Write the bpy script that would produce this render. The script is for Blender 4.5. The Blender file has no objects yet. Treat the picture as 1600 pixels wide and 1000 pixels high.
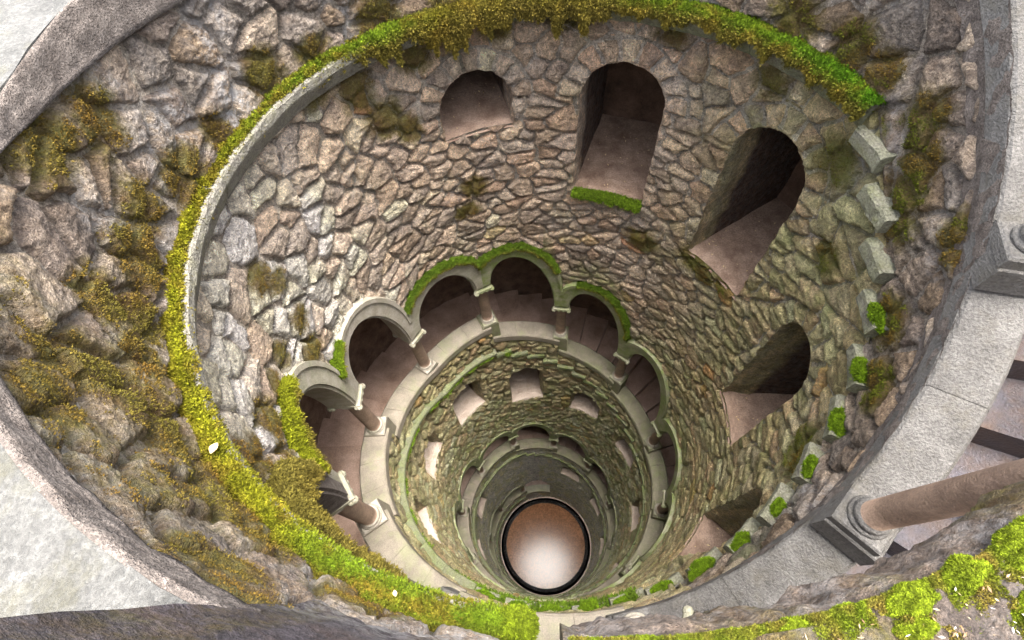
import bpy, math, random
import numpy as np

# ------------------------------------------------------------------ camera, world, sun, exposure
S = 2.5                       # metres per radius of the shaft
sc = bpy.context.scene
COL = sc.collection
FPX = 757.4
_d = np.array([50.77 / FPX, 426.24 / FPX, 1.0]); _d /= np.linalg.norm(_d)
_r = np.array([1.0, 0, 0]) - _d * _d[0]; _r /= np.linalg.norm(_r)
_u = np.cross(-_d, _r)
CAM = np.array([-.052, -.886, 0.0])
from mathutils import Matrix
cx_ = np.array([_r[0], _u[0], -_d[0]]); cy_ = np.array([_r[1], _u[1], -_d[1]]); cz_ = np.array([_r[2], _u[2], -_d[2]])
cam_data = bpy.data.cameras.new('camera'); cam = bpy.data.objects.new('camera', cam_data); COL.objects.link(cam)
M = Matrix.Identity(4)
for k in range(3):
    M[k][0] = cx_[k]; M[k][1] = -cy_[k]; M[k][2] = -cz_[k]; M[k][3] = CAM[k] * S
cam.matrix_world = M
cam_data.sensor_fit = 'HORIZONTAL'; cam_data.sensor_width = 36; cam_data.lens = FPX / 1600 * 36
cam_data.clip_start = .02; cam_data.clip_end = 500
sc.camera = cam

SUN_EL, SUN_ROT = math.radians(83), math.radians(75)
world = bpy.data.worlds.new('World'); sc.world = world; world.use_nodes = True
wn = world.node_tree; bg = wn.nodes['Background']
sky = wn.nodes.new('ShaderNodeTexSky'); sky.sky_type = 'NISHITA'; sky.sun_disc = False
sky.sun_elevation = SUN_EL; sky.sun_rotation = SUN_ROT; sky.air_density = .75; sky.dust_density = 4.0; sky.ozone_density = .6
hs = wn.nodes.new('ShaderNodeHueSaturation'); hs.inputs['Saturation'].default_value = .35
wn.links.new(sky.outputs[0], hs.inputs['Color']); wn.links.new(hs.outputs[0], bg.inputs[0]); bg.inputs[1].default_value = .125
sun_d = bpy.data.lights.new('sun', 'SUN'); sun_d.energy = 1.25; sun_d.angle = math.radians(34); sun_d.color = (1, .95, .88)
sun = bpy.data.objects.new('sun', sun_d); COL.objects.link(sun); sun.location = (0, 0, 20)
sun.rotation_euler = (math.radians(-1.5), math.radians(7), 0)
sc.view_settings.view_transform = 'Standard'; sc.view_settings.look = 'None'; sc.view_settings.gamma = 1
sc.view_settings.use_curve_mapping = False
sc.view_settings.exposure = 3.38
sc.cycles.max_bounces = 10; sc.cycles.diffuse_bounces = 8; sc.cycles.glossy_bounces = 3

rng = np.random.default_rng(7); random.seed(7)

# ------------------------------------------------------------------ numpy helpers
_pt = rng.permutation(1024); _gr = rng.uniform(0, 2 * np.pi, 1024)
def perlin(x, y, seed=0):
    x = np.asarray(x, float) + seed * 37.31; y = np.asarray(y, float) + seed * 91.7
    xi = np.floor(x).astype(np.int64); yi = np.floor(y).astype(np.int64)
    fx = x - xi; fy = y - yi
    def g(ix, iy, dx, dy):
        a = _gr[_pt[(ix + _pt[iy & 1023]) & 1023]]
        return np.cos(a) * dx + np.sin(a) * dy
    u = fx * fx * fx * (fx * (fx * 6 - 15) + 10); v = fy * fy * fy * (fy * (fy * 6 - 15) + 10)
    a = g(xi, yi, fx, fy); b = g(xi + 1, yi, fx - 1, fy); c = g(xi, yi + 1, fx, fy - 1); d = g(xi + 1, yi + 1, fx - 1, fy - 1)
    return (a + u * (b - a) + v * (c - a) + u * v * (a - b - c + d)) * 1.4
def fbm(x, y, o=4, seed=0):
    t = 0; am = .55
    for k in range(o):
        t = t + am * perlin(x * 2 ** k, y * 2 ** k, seed + k * 3); am *= .52
    return t
def ridge(x, y, o=3, seed=0):
    t = 0; am = .6
    for k in range(o):
        t = t + am * (1 - 2.2 * np.abs(perlin(x * 2 ** k, y * 2 ** k, seed + k * 5))); am *= .5
    return t
def sstep(a, b, x):
    t = np.clip((x - a) / (b - a), 0, 1); return t * t * (3 - 2 * t)
def cyl(th, r, z):
    th, r, z = np.broadcast_arrays(np.asarray(th, float), r, z)
    return np.stack([r * np.cos(th), -r * np.sin(th), z], -1)
def srgb(r, g, b):
    c = np.array([r, g, b], float) / 255
    return np.where(c < .04045, c / 12.92, ((c + .055) / 1.055) ** 2.4)
def project(P):
    c = (P - CAM); x = c @ cx_; y = c @ cy_; z = c @ cz_
    return 800 + FPX * x / z, 500 + FPX * y / z, z

# ------------------------------------------------------------------ objects
def thing(name, label, cat, loc=(0, 0, 0), group=None, kind=None):
    o = bpy.data.objects.new(name, None); COL.objects.link(o); o.empty_display_size = .1
    o.location = [v * S for v in loc]
    if kind != 'structure': o['category'] = cat
    o['label'] = label
    if group: o['group'] = group
    if kind: o['kind'] = kind
    return o
def mk(name, V, F, mat, parent=None, cols=None, attrs=None, smooth=True, origin=None):
    V = np.asarray(V, float).reshape(-1, 3) * S
    off = np.array(parent.location) if parent is not None else (np.array(origin) * S if origin is not None else np.zeros(3))
    V = V - off
    if not isinstance(F, (list, tuple)): F = [F]
    F = [np.asarray(f, np.int32) for f in F if len(f)]
    me = bpy.data.meshes.new(name)
    nl = sum(f.size for f in F); npoly = sum(len(f) for f in F)
    me.vertices.add(len(V)); me.vertices.foreach_set('co', V.ravel().astype(np.float32))
    me.loops.add(nl); me.loops.foreach_set('vertex_index', np.concatenate([f.ravel() for f in F]))
    tot = np.concatenate([np.full(len(f), f.shape[1], np.int32) for f in F])
    st = np.concatenate([[0], np.cumsum(tot)[:-1]]).astype(np.int32)
    me.polygons.add(npoly); me.polygons.foreach_set('loop_start', st); me.polygons.foreach_set('loop_total', tot)
    me.polygons.foreach_set('use_smooth', np.full(npoly, smooth, bool))
    me.update(calc_edges=True)
    if cols is not None:
        a = me.attributes.new('tone', 'FLOAT_COLOR', 'POINT')
        c = np.ones((len(V), 4), np.float32); c[:, :3] = cols; a.data.foreach_set('color', c.ravel())
    for k, v in (attrs or {}).items():
        a = me.attributes.new(k, 'FLOAT', 'POINT'); a.data.foreach_set('value', np.asarray(v, np.float32).ravel())
    me.materials.append(mat)
    o = bpy.data.objects.new(name, me); COL.objects.link(o)
    if parent is not None: o.parent = parent
    elif origin is not None: o.location = off
    return o
def tag(o, label, cat, group=None, kind=None):
    o['label'] = label
    if kind != 'structure': o['category'] = cat
    if group: o['group'] = group
    if kind: o['kind'] = kind
    return o
def grid_faces(nu, nv, closed=False):
    i = np.arange(nu if closed else nu - 1)[:, None]; j = np.arange(nv - 1)[None]
    a = i * nv + j; b = ((i + 1) % nu) * nv + j
    return np.stack([a, b, b + 1, a + 1], -1).reshape(-1, 4)
def sweep(rings):
    """rings: (n, m, 3) closed cross-sections -> verts, [quads, caps]"""
    R = np.asarray(rings); n, m = R.shape[:2]
    i = np.arange(n - 1)[:, None]; j = np.arange(m)[None]; k = (j + 1) % m
    q = np.stack([i * m + j, (i + 1) * m + j, (i + 1) * m + k, i * m + k], -1).reshape(-1, 4)
    return R.reshape(-1, 3), [q, np.arange(m)[::-1][None], (np.arange(m) + (n - 1) * m)[None]]
class Acc:
    def __init__(s): s.V = []; s.F = []; s.n = 0
    def add(s, V, F):
        V = np.asarray(V, float).reshape(-1, 3); s.V.append(V)
        for f in (F if isinstance(F, (list, tuple)) else [F]): s.F.append(np.asarray(f) + s.n)
        s.n += len(V)
    def mk(s, *a, **k): return mk(a[0], np.concatenate(s.V), s.F, *a[1:], **k)

# ------------------------------------------------------------------ materials
def new_mat(name):
    m = bpy.data.materials.new(name); m.use_nodes = True; nt = m.node_tree; b = nt.nodes['Principled BSDF']
    g = nt.nodes.new('ShaderNodeNewGeometry')
    return m, nt, b, g.outputs['Position']
def nz(nt, pos, scale, detail=4, rough=.6, lo=.3, hi=.7, stretch=None):
    if stretch:
        mp = nt.nodes.new('ShaderNodeMapping'); mp.inputs['Scale'].default_value = stretch; nt.links.new(pos, mp.inputs[0]); pos = mp.outputs[0]
    n = nt.nodes.new('ShaderNodeTexNoise'); n.inputs['Scale'].default_value = scale; n.inputs['Detail'].default_value = detail
    n.inputs['Roughness'].default_value = rough; nt.links.new(pos, n.inputs['Vector'])
    r = nt.nodes.new('ShaderNodeMapRange'); r.inputs[1].default_value = lo; r.inputs[2].default_value = hi
    nt.links.new(n.outputs[0], r.inputs[0]); return r.outputs[0]
def mix(nt, fac, a, b, mode='MIX'):
    m = nt.nodes.new('ShaderNodeMix'); m.data_type = 'RGBA'; m.blend_type = mode
    for s, v in ((m.inputs[0], fac), (m.inputs[6], a), (m.inputs[7], b)):
        if hasattr(v, 'is_linked'): nt.links.new(v, s)
        elif isinstance(v, (int, float)): s.default_value = v
        else: s.default_value = (*v, 1)
    return m.outputs[2]
def mth(nt, op, a, b=0.0):
    m = nt.nodes.new('ShaderNodeMath'); m.operation = op
    for s, v in ((m.inputs[0], a), (m.inputs[1], b)):
        if hasattr(v, 'is_linked'): nt.links.new(v, s)
        else: s.default_value = v
    return m.outputs[0]
def attr(nt, n, color=False):
    a = nt.nodes.new('ShaderNodeAttribute'); a.attribute_name = n; return a.outputs['Color' if color else 'Fac']
def bump(nt, b, h, strength=.5, dist=.01):
    n = nt.nodes.new('ShaderNodeBump'); n.inputs['Strength'].default_value = strength; n.inputs['Distance'].default_value = dist
    nt.links.new(h, n.inputs['Height']); nt.links.new(n.outputs[0], b.inputs['Normal'])

def rubble_mat():
    m, nt, b, pos = new_mat('rubble_stone')
    tone = attr(nt, 'tone', True)
    f1 = nz(nt, pos, 9, 5, .65); f2 = nz(nt, pos, 60, 3, .7, .35, .65); f3 = nz(nt, pos, 3.2, 4, .6, .35, .7)
    c = mix(nt, 1.0, tone, mix(nt, f1, (.62, .60, .62), (1.42, 1.36, 1.28)), 'MULTIPLY')
    c = mix(nt, 1.0, c, mix(nt, f2, (.70, .69, .69), (1.36, 1.33, 1.28)), 'MULTIPLY')
    f4 = nz(nt, pos, 24, 6, .75, .36, .64)
    c = mix(nt, 1.0, c, mix(nt, f4, (.62, .59, .57), (1.40, 1.39, 1.38)), 'MULTIPLY')
    f5 = nz(nt, pos, 150, 4, .75, .36, .64)
    c = mix(nt, 1.0, c, mix(nt, f5, (.66, .66, .66), (1.34, 1.33, 1.31)), 'MULTIPLY')
    pit = nz(nt, pos, 44, 5, .8, .33, .43)
    c = mix(nt, 1.0, c, mix(nt, pit, (.42, .39, .38), (1.0, 1.0, 1.0)), 'MULTIPLY')
    c = mix(nt, mth(nt, 'MULTIPLY', nz(nt, pos, 5, 4, .7, .52, .7), .2), c, mix(nt, f4, (.16, .075, .03), (.34, .19, .09)))
    lime = mth(nt, 'MULTIPLY', attr(nt, 'lime'), nz(nt, pos, 14, 5, .75, .42, .6))
    c = mix(nt, lime, c, (.60, .575, .56))
    mm = mth(nt, 'MULTIPLY', attr(nt, 'moss'), 1.1)
    mk_ = mth(nt, 'MINIMUM', mth(nt, 'MAXIMUM', mth(nt, 'SUBTRACT', mth(nt, 'MULTIPLY', mm, 2.2), nz(nt, pos, 22, 6, .8, .25, .75)), 0.0), 1.0)
    mcol = mix(nt, nz(nt, pos, 7, 3, .6, .35, .65), mix(nt, f2, (.10, .055, .012), (.19, .11, .02)), mix(nt, f2, (.10, .09, .012), (.22, .19, .025)))
    c = mix(nt, mth(nt, 'MULTIPLY', mk_, .9), c, mcol)
    al = mth(nt, 'MULTIPLY', attr(nt, 'algae'), nz(nt, pos, 6, 5, .7, .3, .6))
    c = mix(nt, mth(nt, 'MULTIPLY', al, .85), c, mix(nt, f1, (.12, .155, .04), (.30, .36, .09)))
    nt.links.new(c, b.inputs['Base Color']); b.inputs['Roughness'].default_value = .85
    b.inputs['Specular IOR Level'].default_value = .3
    h = mth(nt, 'ADD', mth(nt, 'ADD', mth(nt, 'ADD', mth(nt, 'MULTIPLY', f2, .55), mth(nt, 'MULTIPLY', pit, .5)), mth(nt, 'ADD', mth(nt, 'MULTIPLY', f5, .22), mth(nt, 'MULTIPLY', f4, 1.2))), mth(nt, 'ADD', f1, mth(nt, 'MULTIPLY', mk_, nz(nt, pos, 130, 3, .7))))
    bump(nt, b, h, 1.0, .042)
    return m
def simple_mat(name, c1, c2, sc1=8, sc2=70, rough=.8, bs=.5, bd=.01, stain=None, spec=.4, rlo=None, sp=(.8, 1.2), stretch=None, algae=False):
    m, nt, b, pos = new_mat(name)
    f1 = nz(nt, pos, sc1, 5, .65, stretch=stretch); f2 = nz(nt, pos, sc2, 3, .7, .35, .65)
    c = mix(nt, 1.0, mix(nt, f1, c1, c2), mix(nt, f2, (sp[0],) * 3, (sp[1],) * 3), 'MULTIPLY')
    if stain: c = mix(nt, mth(nt, 'MULTIPLY', nz(nt, pos, stain[1], 5, .7, stain[2], stain[3]), .85), c, stain[0])
    if algae: c = mix(nt, mth(nt, 'MULTIPLY', attr(nt, 'algae'), nz(nt, pos, 5, 5, .7, .25, .6)), c, mix(nt, f2, (.09, .12, .03), (.22, .265, .075)))
    nt.links.new(c, b.inputs['Base Color'])
    if rlo is not None:
        r = nt.nodes.new('ShaderNodeMapRange'); r.inputs[3].default_value = rlo; r.inputs[4].default_value = rough
        nt.links.new(f1, r.inputs[0]); nt.links.new(r.outputs[0], b.inputs['Roughness'])
    else: b.inputs['Roughness'].default_value = rough
    b.inputs['Specular IOR Level'].default_value = spec
    bump(nt, b, mth(nt, 'ADD', f1, mth(nt, 'MULTIPLY', f2, .5)), bs, bd)
    return m
def moss_mat():
    m, nt, b, pos = new_mat('moss')
    c = mix(nt, 1.0, attr(nt, 'tone', True), mix(nt, nz(nt, pos, 40, 3, .7, .3, .7), (.6, .6, .6), (1.4, 1.4, 1.4)), 'MULTIPLY')
    nt.links.new(c, b.inputs['Base Color']); b.inputs['Roughness'].default_value = .9; b.inputs['Specular IOR Level'].default_value = .15
    bump(nt, b, nz(nt, pos, 150, 3, .7), .6, .01)
    return m
RUB = rubble_mat(); MOSS = moss_mat()
MORTAR = simple_mat('lime_mortar', (.13, .12, .11), (.34, .32, .30), 10, 80, .9, .6, .01)
COPE = simple_mat('coping_granite', (.076, .071, .065), (.150, .142, .132), 5, 70, .8, .8, .014, sp=(.68, 1.28), stain=((.10, .09, .07), 6, .5, .75))
RINGM = simple_mat('ring_granite_darkened', (.046, .045, .041), (.100, .097, .090), 5, 60, .85, .8, .016, sp=(.68, 1.28), stain=((.075, .068, .035), 3.5, .52, .78))  # coping granite with its colour darkened to offset full skylight on the ring
COPE_LOW = simple_mat('coping_limestone', (.16, .135, .105), (.28, .24, .19), 4, 90, .7, .5, .008, stain=((.22, .23, .12), 2.5, .5, .75), sp=(.75, 1.2), algae=True)
FACE = simple_mat('coping_dark_face', (.085, .066, .055), (.22, .185, .16), 14, 100, .9, 1.0, .02, sp=(.55, 1.4))
SHAFT = simple_mat('column_red_stone', (.17, .115, .08), (.31, .215, .155), 5, 70, .6, .6, .008, stain=((.13, .085, .065), 3, .5, .75))
TRIM = simple_mat('carved_limestone', (.24, .205, .165), (.40, .36, .31), 6, 80, .75, .4, .006, stain=((.2, .2, .13), 4, .5, .8), algae=True)
STEP = simple_mat('wet_step_stone', (.22, .14, .10), (.46, .32, .25), 2.5, 50, .55, .4, .006, spec=.6, rlo=.28)  # lower steps: stair stone lightened in colour to show in the dark gallery
STEP_TOP = simple_mat('wet_sky_tinted_step_stone', (.026, .025, .032), (.075, .068, .078), 2.5, 50, .5, .7, .012, spec=.4, rlo=.3, stain=((.075, .048, .034), 2.2, .42, .62), sp=(.7, 1.3))  # upper steps: bluish sky sheen in the colour, darkened against strong top light
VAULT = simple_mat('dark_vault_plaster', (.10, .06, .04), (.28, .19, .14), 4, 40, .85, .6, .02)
NICHE = simple_mat('stained_shaded_niche_plaster', (.045, .026, .016), (.20, .12, .08), 3, 50, .85, .6, .012, stain=((.05, .03, .02), 1.8, .5, .75))  # niche back: stains, plus recess shade darkened into the base colour
SILL = simple_mat('sill_plaster', (.17, .105, .07), (.33, .235, .175), 5, 60, .8, .6, .01, stain=((.10, .055, .035), 3, .48, .72), sp=(.7, 1.25))
SILL2 = simple_mat('pale_sill_plaster', (.34, .26, .205), (.52, .43, .36), 5, 60, .8, .6, .01, stain=((.2, .2, .09), 4, .58, .8), sp=(.75, 1.2))
FLOOR = simple_mat('wet_floor_stone', (.17, .07, .026), (.27, .125, .055), 3.0, 14, .17, .1, .002, spec=.15, rlo=.15, sp=(.6, 1.35))
BLACK = simple_mat('wet_black_drain', (.006, .006, .008), (.03, .028, .03), 12, 60, .3, 1.0, .03, spec=.8, rlo=.12)
PAVE = simple_mat('terrace_stone', (.11, .11, .105), (.17, .17, .165), 3, 60, .85, .6, .01)
EARTH = simple_mat('ground_earth', (.10, .09, .06), (.2, .19, .13), 2, 30, .95, .6, .02)
STEPL = simple_mat('ledge_stone', (.13, .115, .09), (.36, .34, .31), 9, 60, .85, .9, .018, stain=((.11, .10, .04), 9, .42, .68), sp=(.6, 1.3), algae=True)
LEAF = simple_mat('fallen_leaf', (.45, .30, .12), (.6, .48, .3), 20, 90, .7, .3, .003)

# ------------------------------------------------------------------ spiral definition (radii = 1, z down from the lens)
G = [-.001, .15, -.034, .104, .043, -.059, -.153, .143, .051, -.054, -.189]
A = [.003, .023, .048, .014, .010, -.001, -.026, -.029, -.027, -.012, -.005]
NB = 30
def th_i(i): return .255 + 2 * np.pi / 11 * i - A[i % 11]
def z_i(i):
    if i == -1: return -.50
    if i == 0: return -.86
    return -1.089 - 3.5 * i / 11 + G[i % 11]
IDX = list(range(-1, NB + 2))
TH = np.array([th_i(i) for i in IDX]); ZI = np.array([z_i(i) for i in IDX])
RW = .97
def cap_h(i): return .66 if i in (0, 1) else .50
def zc(th): return np.where(th < TH[0], -.48, np.interp(th, TH, ZI - .045 + np.where(TH == TH[0], .065, 0)))
def ring_top(th): return np.interp(np.degrees(-th), [18, 170, 190, 235, 252], [-.475, -.470, -.474, -.446, -.438])
def ring_bot(th): return np.interp(np.degrees(-th), [20, 157, 176, 189, 197, 215, 230, 239, 252], [-.60, -.598, -.56, -.53, -.50, -.484, -.494, -.500, -.497])
def bay_z(i):
    z0, z1 = ZI[i + 1], ZI[i + 2]; d = max(0, z0 - z1)
    return (z0 - .045 - (.4 if i > 1 else .06) * d if i >= 0 else -.52), z1 - .045
def cope_top(th):
    out = zc(th)
    for i in range(-1, NB):
        m = (th >= TH[i + 1]) & (th < TH[i + 2]); s, e = bay_z(i)
        t = (th - TH[i + 1]) / (TH[i + 2] - TH[i + 1]); out = np.where(m, s + (e - s) * t, out)
    return out
STRING = -.43
def zstring(th): return np.where(th < TH[0], -.93, zc(th) + STRING + .0)
NSTEP = 4
def step_edges(i): return np.linspace(TH[i + 1], TH[i + 2], NSTEP + 1)
def step_z(i):
    e = step_edges(i); z = np.interp(e, TH, ZI) + STRING - .02
    return z[1:] * .75 + z[:-1] * .25

FLOOR_Z = -11.18
# arches
def arch(i, n=14):
    t0, t1 = TH[i + 1], TH[i + 2]; c0, c1 = ZI[i + 1] + cap_h(i), ZI[i + 2] + cap_h(i + 1)
    d = max(0., min(1., (c0 - c1) / .41)); ts = .10
    ta = .5 - .15 * d; za = max(c0, c1) + .30 - .06 * d; w = .115
    if i == 1: za = c0 + .05
    if i == 0: za = c0 + .06; w = .05
    if i == -1: za = c0 + .2
    v0, v1 = c0 + .25, c1 + .25
    if i == 1: v0 = c0 + .14
    if i == 0: v0 = c0 + .05; v1 = c1 + .14
    if i == 2: v0 = c0 + .22
    a = np.linspace(0, np.pi / 2, n)
    It = np.concatenate([ts + (ta - ts) * (1 - np.cos(a)), (1 - ts) - (1 - ts - ta) * (1 - np.sin(a + 0))[::1][:: 1] * 0])[:n]
    It = ts + (ta - ts) * (1 - np.cos(a)); Iz = c0 + (za - c0) * np.sin(a)
    Jt = 1 - ts - (1 - ts - ta) * (1 - np.cos(a)); Jz = c1 + (za - c1) * np.sin(a)
    It = np.concatenate([It, Jt[::-1][1:]]); Iz = np.concatenate([Iz, Jz[::-1][1:]])
    Et = ta * (1 - np.cos(a)) * .98; Ez = v0 + (za + w - v0) * np.sin(a)
    Kt = 1 - (1 - ta) * (1 - np.cos(a)) * .98; Kz = v1 + (za + w - v1) * np.sin(a)
    Et = np.concatenate([Et, Kt[::-1][1:]]); Ez = np.concatenate([Ez, Kz[::-1][1:]])
    It = np.concatenate([[0.], It, [1.]]); Iz = np.concatenate([[c0], Iz, [c1]])
    Et = np.concatenate([[0.], Et + 0, [1.]]); Ez = np.concatenate([[v0], Ez, [v1]])
    Et[1] = max(Et[1], .004); Et[-2] = min(Et[-2], .996)
    f = lambda t: t0 + (t1 - t0) * t
    return f(It), Iz, f(Et), Ez
TT = np.linspace(TH[2], TH[-2], 3000); ZM = np.full(3000, -99.)
for i in range(1, NB):
    a_, b_, c_, d_ = arch(i); m = (TT >= TH[i + 1]) & (TT <= TH[i + 2])
    ZM[m] = (np.interp(TT[m], a_, b_) * .45 + np.interp(TT[m], c_, d_) * .55)
def strip_bottom(th):
    t = th + 2 * np.pi
    return np.where(t < TT[-1], np.interp(t, TT, ZM), FLOOR_Z - .02)

# niches: phi deg, apex z, bottom z, half width
NICHES = [(107, -1.18, -1.47, .165), (70, -1.17, -1.90, .185), (31, -1.20, -2.03, .175), (-4, -1.68, -2.61, .155), (-41, -1.95, -2.85, .15)]
for ph in (-77, -113): NICHES.append((ph, None, None, .15))
NICHES += [(-151, -3.22, -3.75, .15), (-187, -3.75, -4.25, .165), (-223, -3.90, -4.57, .17), (-259.5, -4.18, -5.0, .17), (-297, -4.68, -5.21, .165), (-333, -5.02, -5.46, .155)]
for k in range(6): 
    NICHES.append((-370 - 36.7 * k, None, None, .15))
NICHES.append((-657, None, None, .17))
for ph in (-694, -731): NICHES.append((ph, None, None, .15))
NL = []
for ph, za, zb, hw in NICHES:
    th = -math.radians(ph)
    if za is None: za = float(zstring(th)) - .24; zb = za - .62
    NL.append((th, za, zb, hw))
def niche_sd(s, z, zs, zb, hw):
    """signed distance, positive outside; s across, springer zs"""
    dx = np.abs(s) - hw; up = np.hypot(s, z - zs) - hw
    box = np.maximum(dx, zb - z)
    return np.where(z > zs, up, box)

# ------------------------------------------------------------------ colour zones of the rubble
def zone(th, z, tid, zone_kind):
    ph = np.degrees(-th)
    n = fbm(th * 1.6, z * 1.6, 3, 5)
    rnd = np.random.default_rng(11).uniform(0, 1, (200003, 4))[np.abs(tid) % 200003]
    def pick(cols):
        cols = np.array(cols); return cols[(rnd[..., 0] * len(cols)).astype(int)] * np.array([1.0, 1.0, .93])
    par = pick([(.28, .235, .205), (.23, .195, .18), (.35, .30, .26), (.27, .21, .16), (.26, .235, .225)])
    pale = pick([(.46, .395, .355), (.43, .38, .35), (.50, .44, .39), (.44, .36, .31), (.40, .36, .34)])
    tan = pick([(.33, .26, .20), (.28, .23, .19), (.38, .30, .23), (.30, .25, .22), (.36, .25, .18), (.27, .24, .22)])
    oli = pick([(.35, .29, .18), (.31, .27, .19), (.41, .33, .21), (.38, .28, .19), (.30, .27, .17)])
    deep = pick([(.26, .25, .18), (.22, .22, .18), (.28, .26, .21), (.20, .21, .17)])
    if zone_kind == 'parapet': c = par
    else:
        left = sstep(135, 170, ph + 15 * n)[..., None] * (1 - sstep(235, 255, ph))[..., None]
        right = (1 - sstep(15, 60, ph + 20 * n))[..., None]
        tan = tan * .6 + .4 * np.array([.34, .275, .22]); c = tan * (1 - left) + pale * left
        c = c * (1 - right) + oli * right
        dz = sstep(-2.9, -5.6, z)[..., None]; c = c * (1 - dz) + (tan * .5 + oli * .5) * 1.25 * dz  # middle turn lightened in colour as daylight fails with depth
        dz = sstep(-6.2, -7.2, z)[..., None]; c = c * (1 - dz) + deep * 1.9 * dz  # lowest turn: albedo lifted to make up for the weak light
        # pale clean streak low in the shaft
        st = (sstep(-6.9, -7.2, z) * (1 - sstep(10, 18, np.abs((ph + 265 + 10 * n + 360) % 360 - 0)))
              )[..., None]
        c = c * (1 - st) + np.array([.5, .47, .5]) * st
    odd = (rnd[..., 1] > .982)[..., None]
    c = np.where(odd, c * np.array([1.5, 1.0, .72]), c)
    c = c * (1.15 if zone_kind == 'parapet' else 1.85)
    c = c.mean(-1, keepdims=True) * .03 + c * .99
    return np.clip(c * (.68 + .64 * rnd[..., 2:3]), .02, .74)
MB_PAR = [(188, -.57), (181, -.62), (191, -.56), (151, -.84), (194, -.83), (217, -.73), (216, -.65), (223, -.57), (219, -.82), (223, -.83), (227, -.9), (186, -.81), (243, -.63), (247, -.5), (238, -.86), (249, -.85), (39, -.85), (28, -.84), (6, -.96), (3, -1.03), (1, -1.11), (350, -.96), (11, -.88), (347, -1.24), (336, -1.31), (124, -.88), (96, -.9), (110, -.89), (60, -.86), (75, -.87), (203, -.86), (210, -.83), (232, -.84), (205, -.72), (165, -.87), (176, -.86), (140, -.88), (20, -.86)]
MB_SH = [(131, -1.25), (134, -1.06), (144, -.98), (176, -1.36), (178, -1.28), (178, -1.58), (212, -1.56), (213, -1.38), (226, -1.4), (226, -1.21), (233, -1.5), (215, -1.01), (221, -1.1), (111, -1.78), (115, -1.93), (33, -2.09), (39, -2.04), (26, -2.05), (57, -2.14), (120, -1.05), (125, -1.33), (332, -1.74), (8, -1.41), (19, -1.16), (38, -1.06), (61, -1.02), (328, -1.49), (205, -1.52), (198, -1.46), (190, -1.5), (220, -1.3), (230, -1.3), (207, -1.35), (236, -1.25), (100, -1.02), (85, -1.0), (240, -1.1), (218, -1.22), (182, -1.72), (240, -1.6), (235, -1.7)]
def masks(th, z, kind):
    ph = np.degrees(-th)
    n = fbm(th * 5, z * 5, 4, 9)
    moss = np.zeros_like(z)
    for p, q in (MB_PAR if kind == 'parapet' else MB_SH):
        d = np.hypot(((ph - p + 180) % 360 - 180) * .0169, (z - q) * 1.0)
        ok = np.abs(ph - (p if p < 270 else p - 360)) < 60
        moss = np.maximum(moss, np.where(ok, 1.0 - d / (.10 + .05 * ((p * 7) % 5) / 5), 0))
    moss = np.clip(moss * 1.2 + n * .55, 0, 1) * (moss > 0)
    ledge = np.where(th < 0, np.exp(-np.abs(z - zstring(th) + .02) / .05), 0)
    moss = np.maximum(moss, ledge * (.55 + .5 * n) * sstep(-.3, .3, fbm(th * 2, z * 0, 2, 77) + .2))
    if kind == 'parapet': moss = np.maximum(moss, (.46 * sstep(195, 215, ph) * (1 - .65 * sstep(232, 246, ph)) + .3 * n * (ph > 190)))
    lime = np.clip(fbm(th * 4, z * 2.5, 3, 31) * 1.6 + .1, 0, 1) * (1.0 if kind == 'parapet' else .4)
    lime = np.maximum(lime, sstep(212, 240, ph) * 1.1 * (np.clip(.5 + fbm(th * 6, z * 3, 3, 41), 0, 1)))
    lime = lime * (1 - sstep(-2.2, -3.2, z))
    # algae film: right side of the first turn, below the spiral ledge, then the deep parts
    al = np.clip((1 - sstep(5, 75, ph)) * .55 + n * .5, 0, 1) * (kind != 'parapet')
    al = np.maximum(al, np.clip(sstep(-3.8, -4.9, z) * .85 + n * .5, 0, 1) * sstep(-3.3, -4.2, z))
    al = np.maximum(al, np.clip(1.0 - np.abs(z - strip_bottom(th) - .16) / .22, 0, 1) * (z < -2) * .9 * (ph < 90))
    al = al * (1 - .6 * sstep(-6.8, -7.6, z))
    if kind == 'parapet': al = np.clip(.35 + n, 0, 1) * (z < -1.6) * .7
    return moss, lime, al

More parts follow.
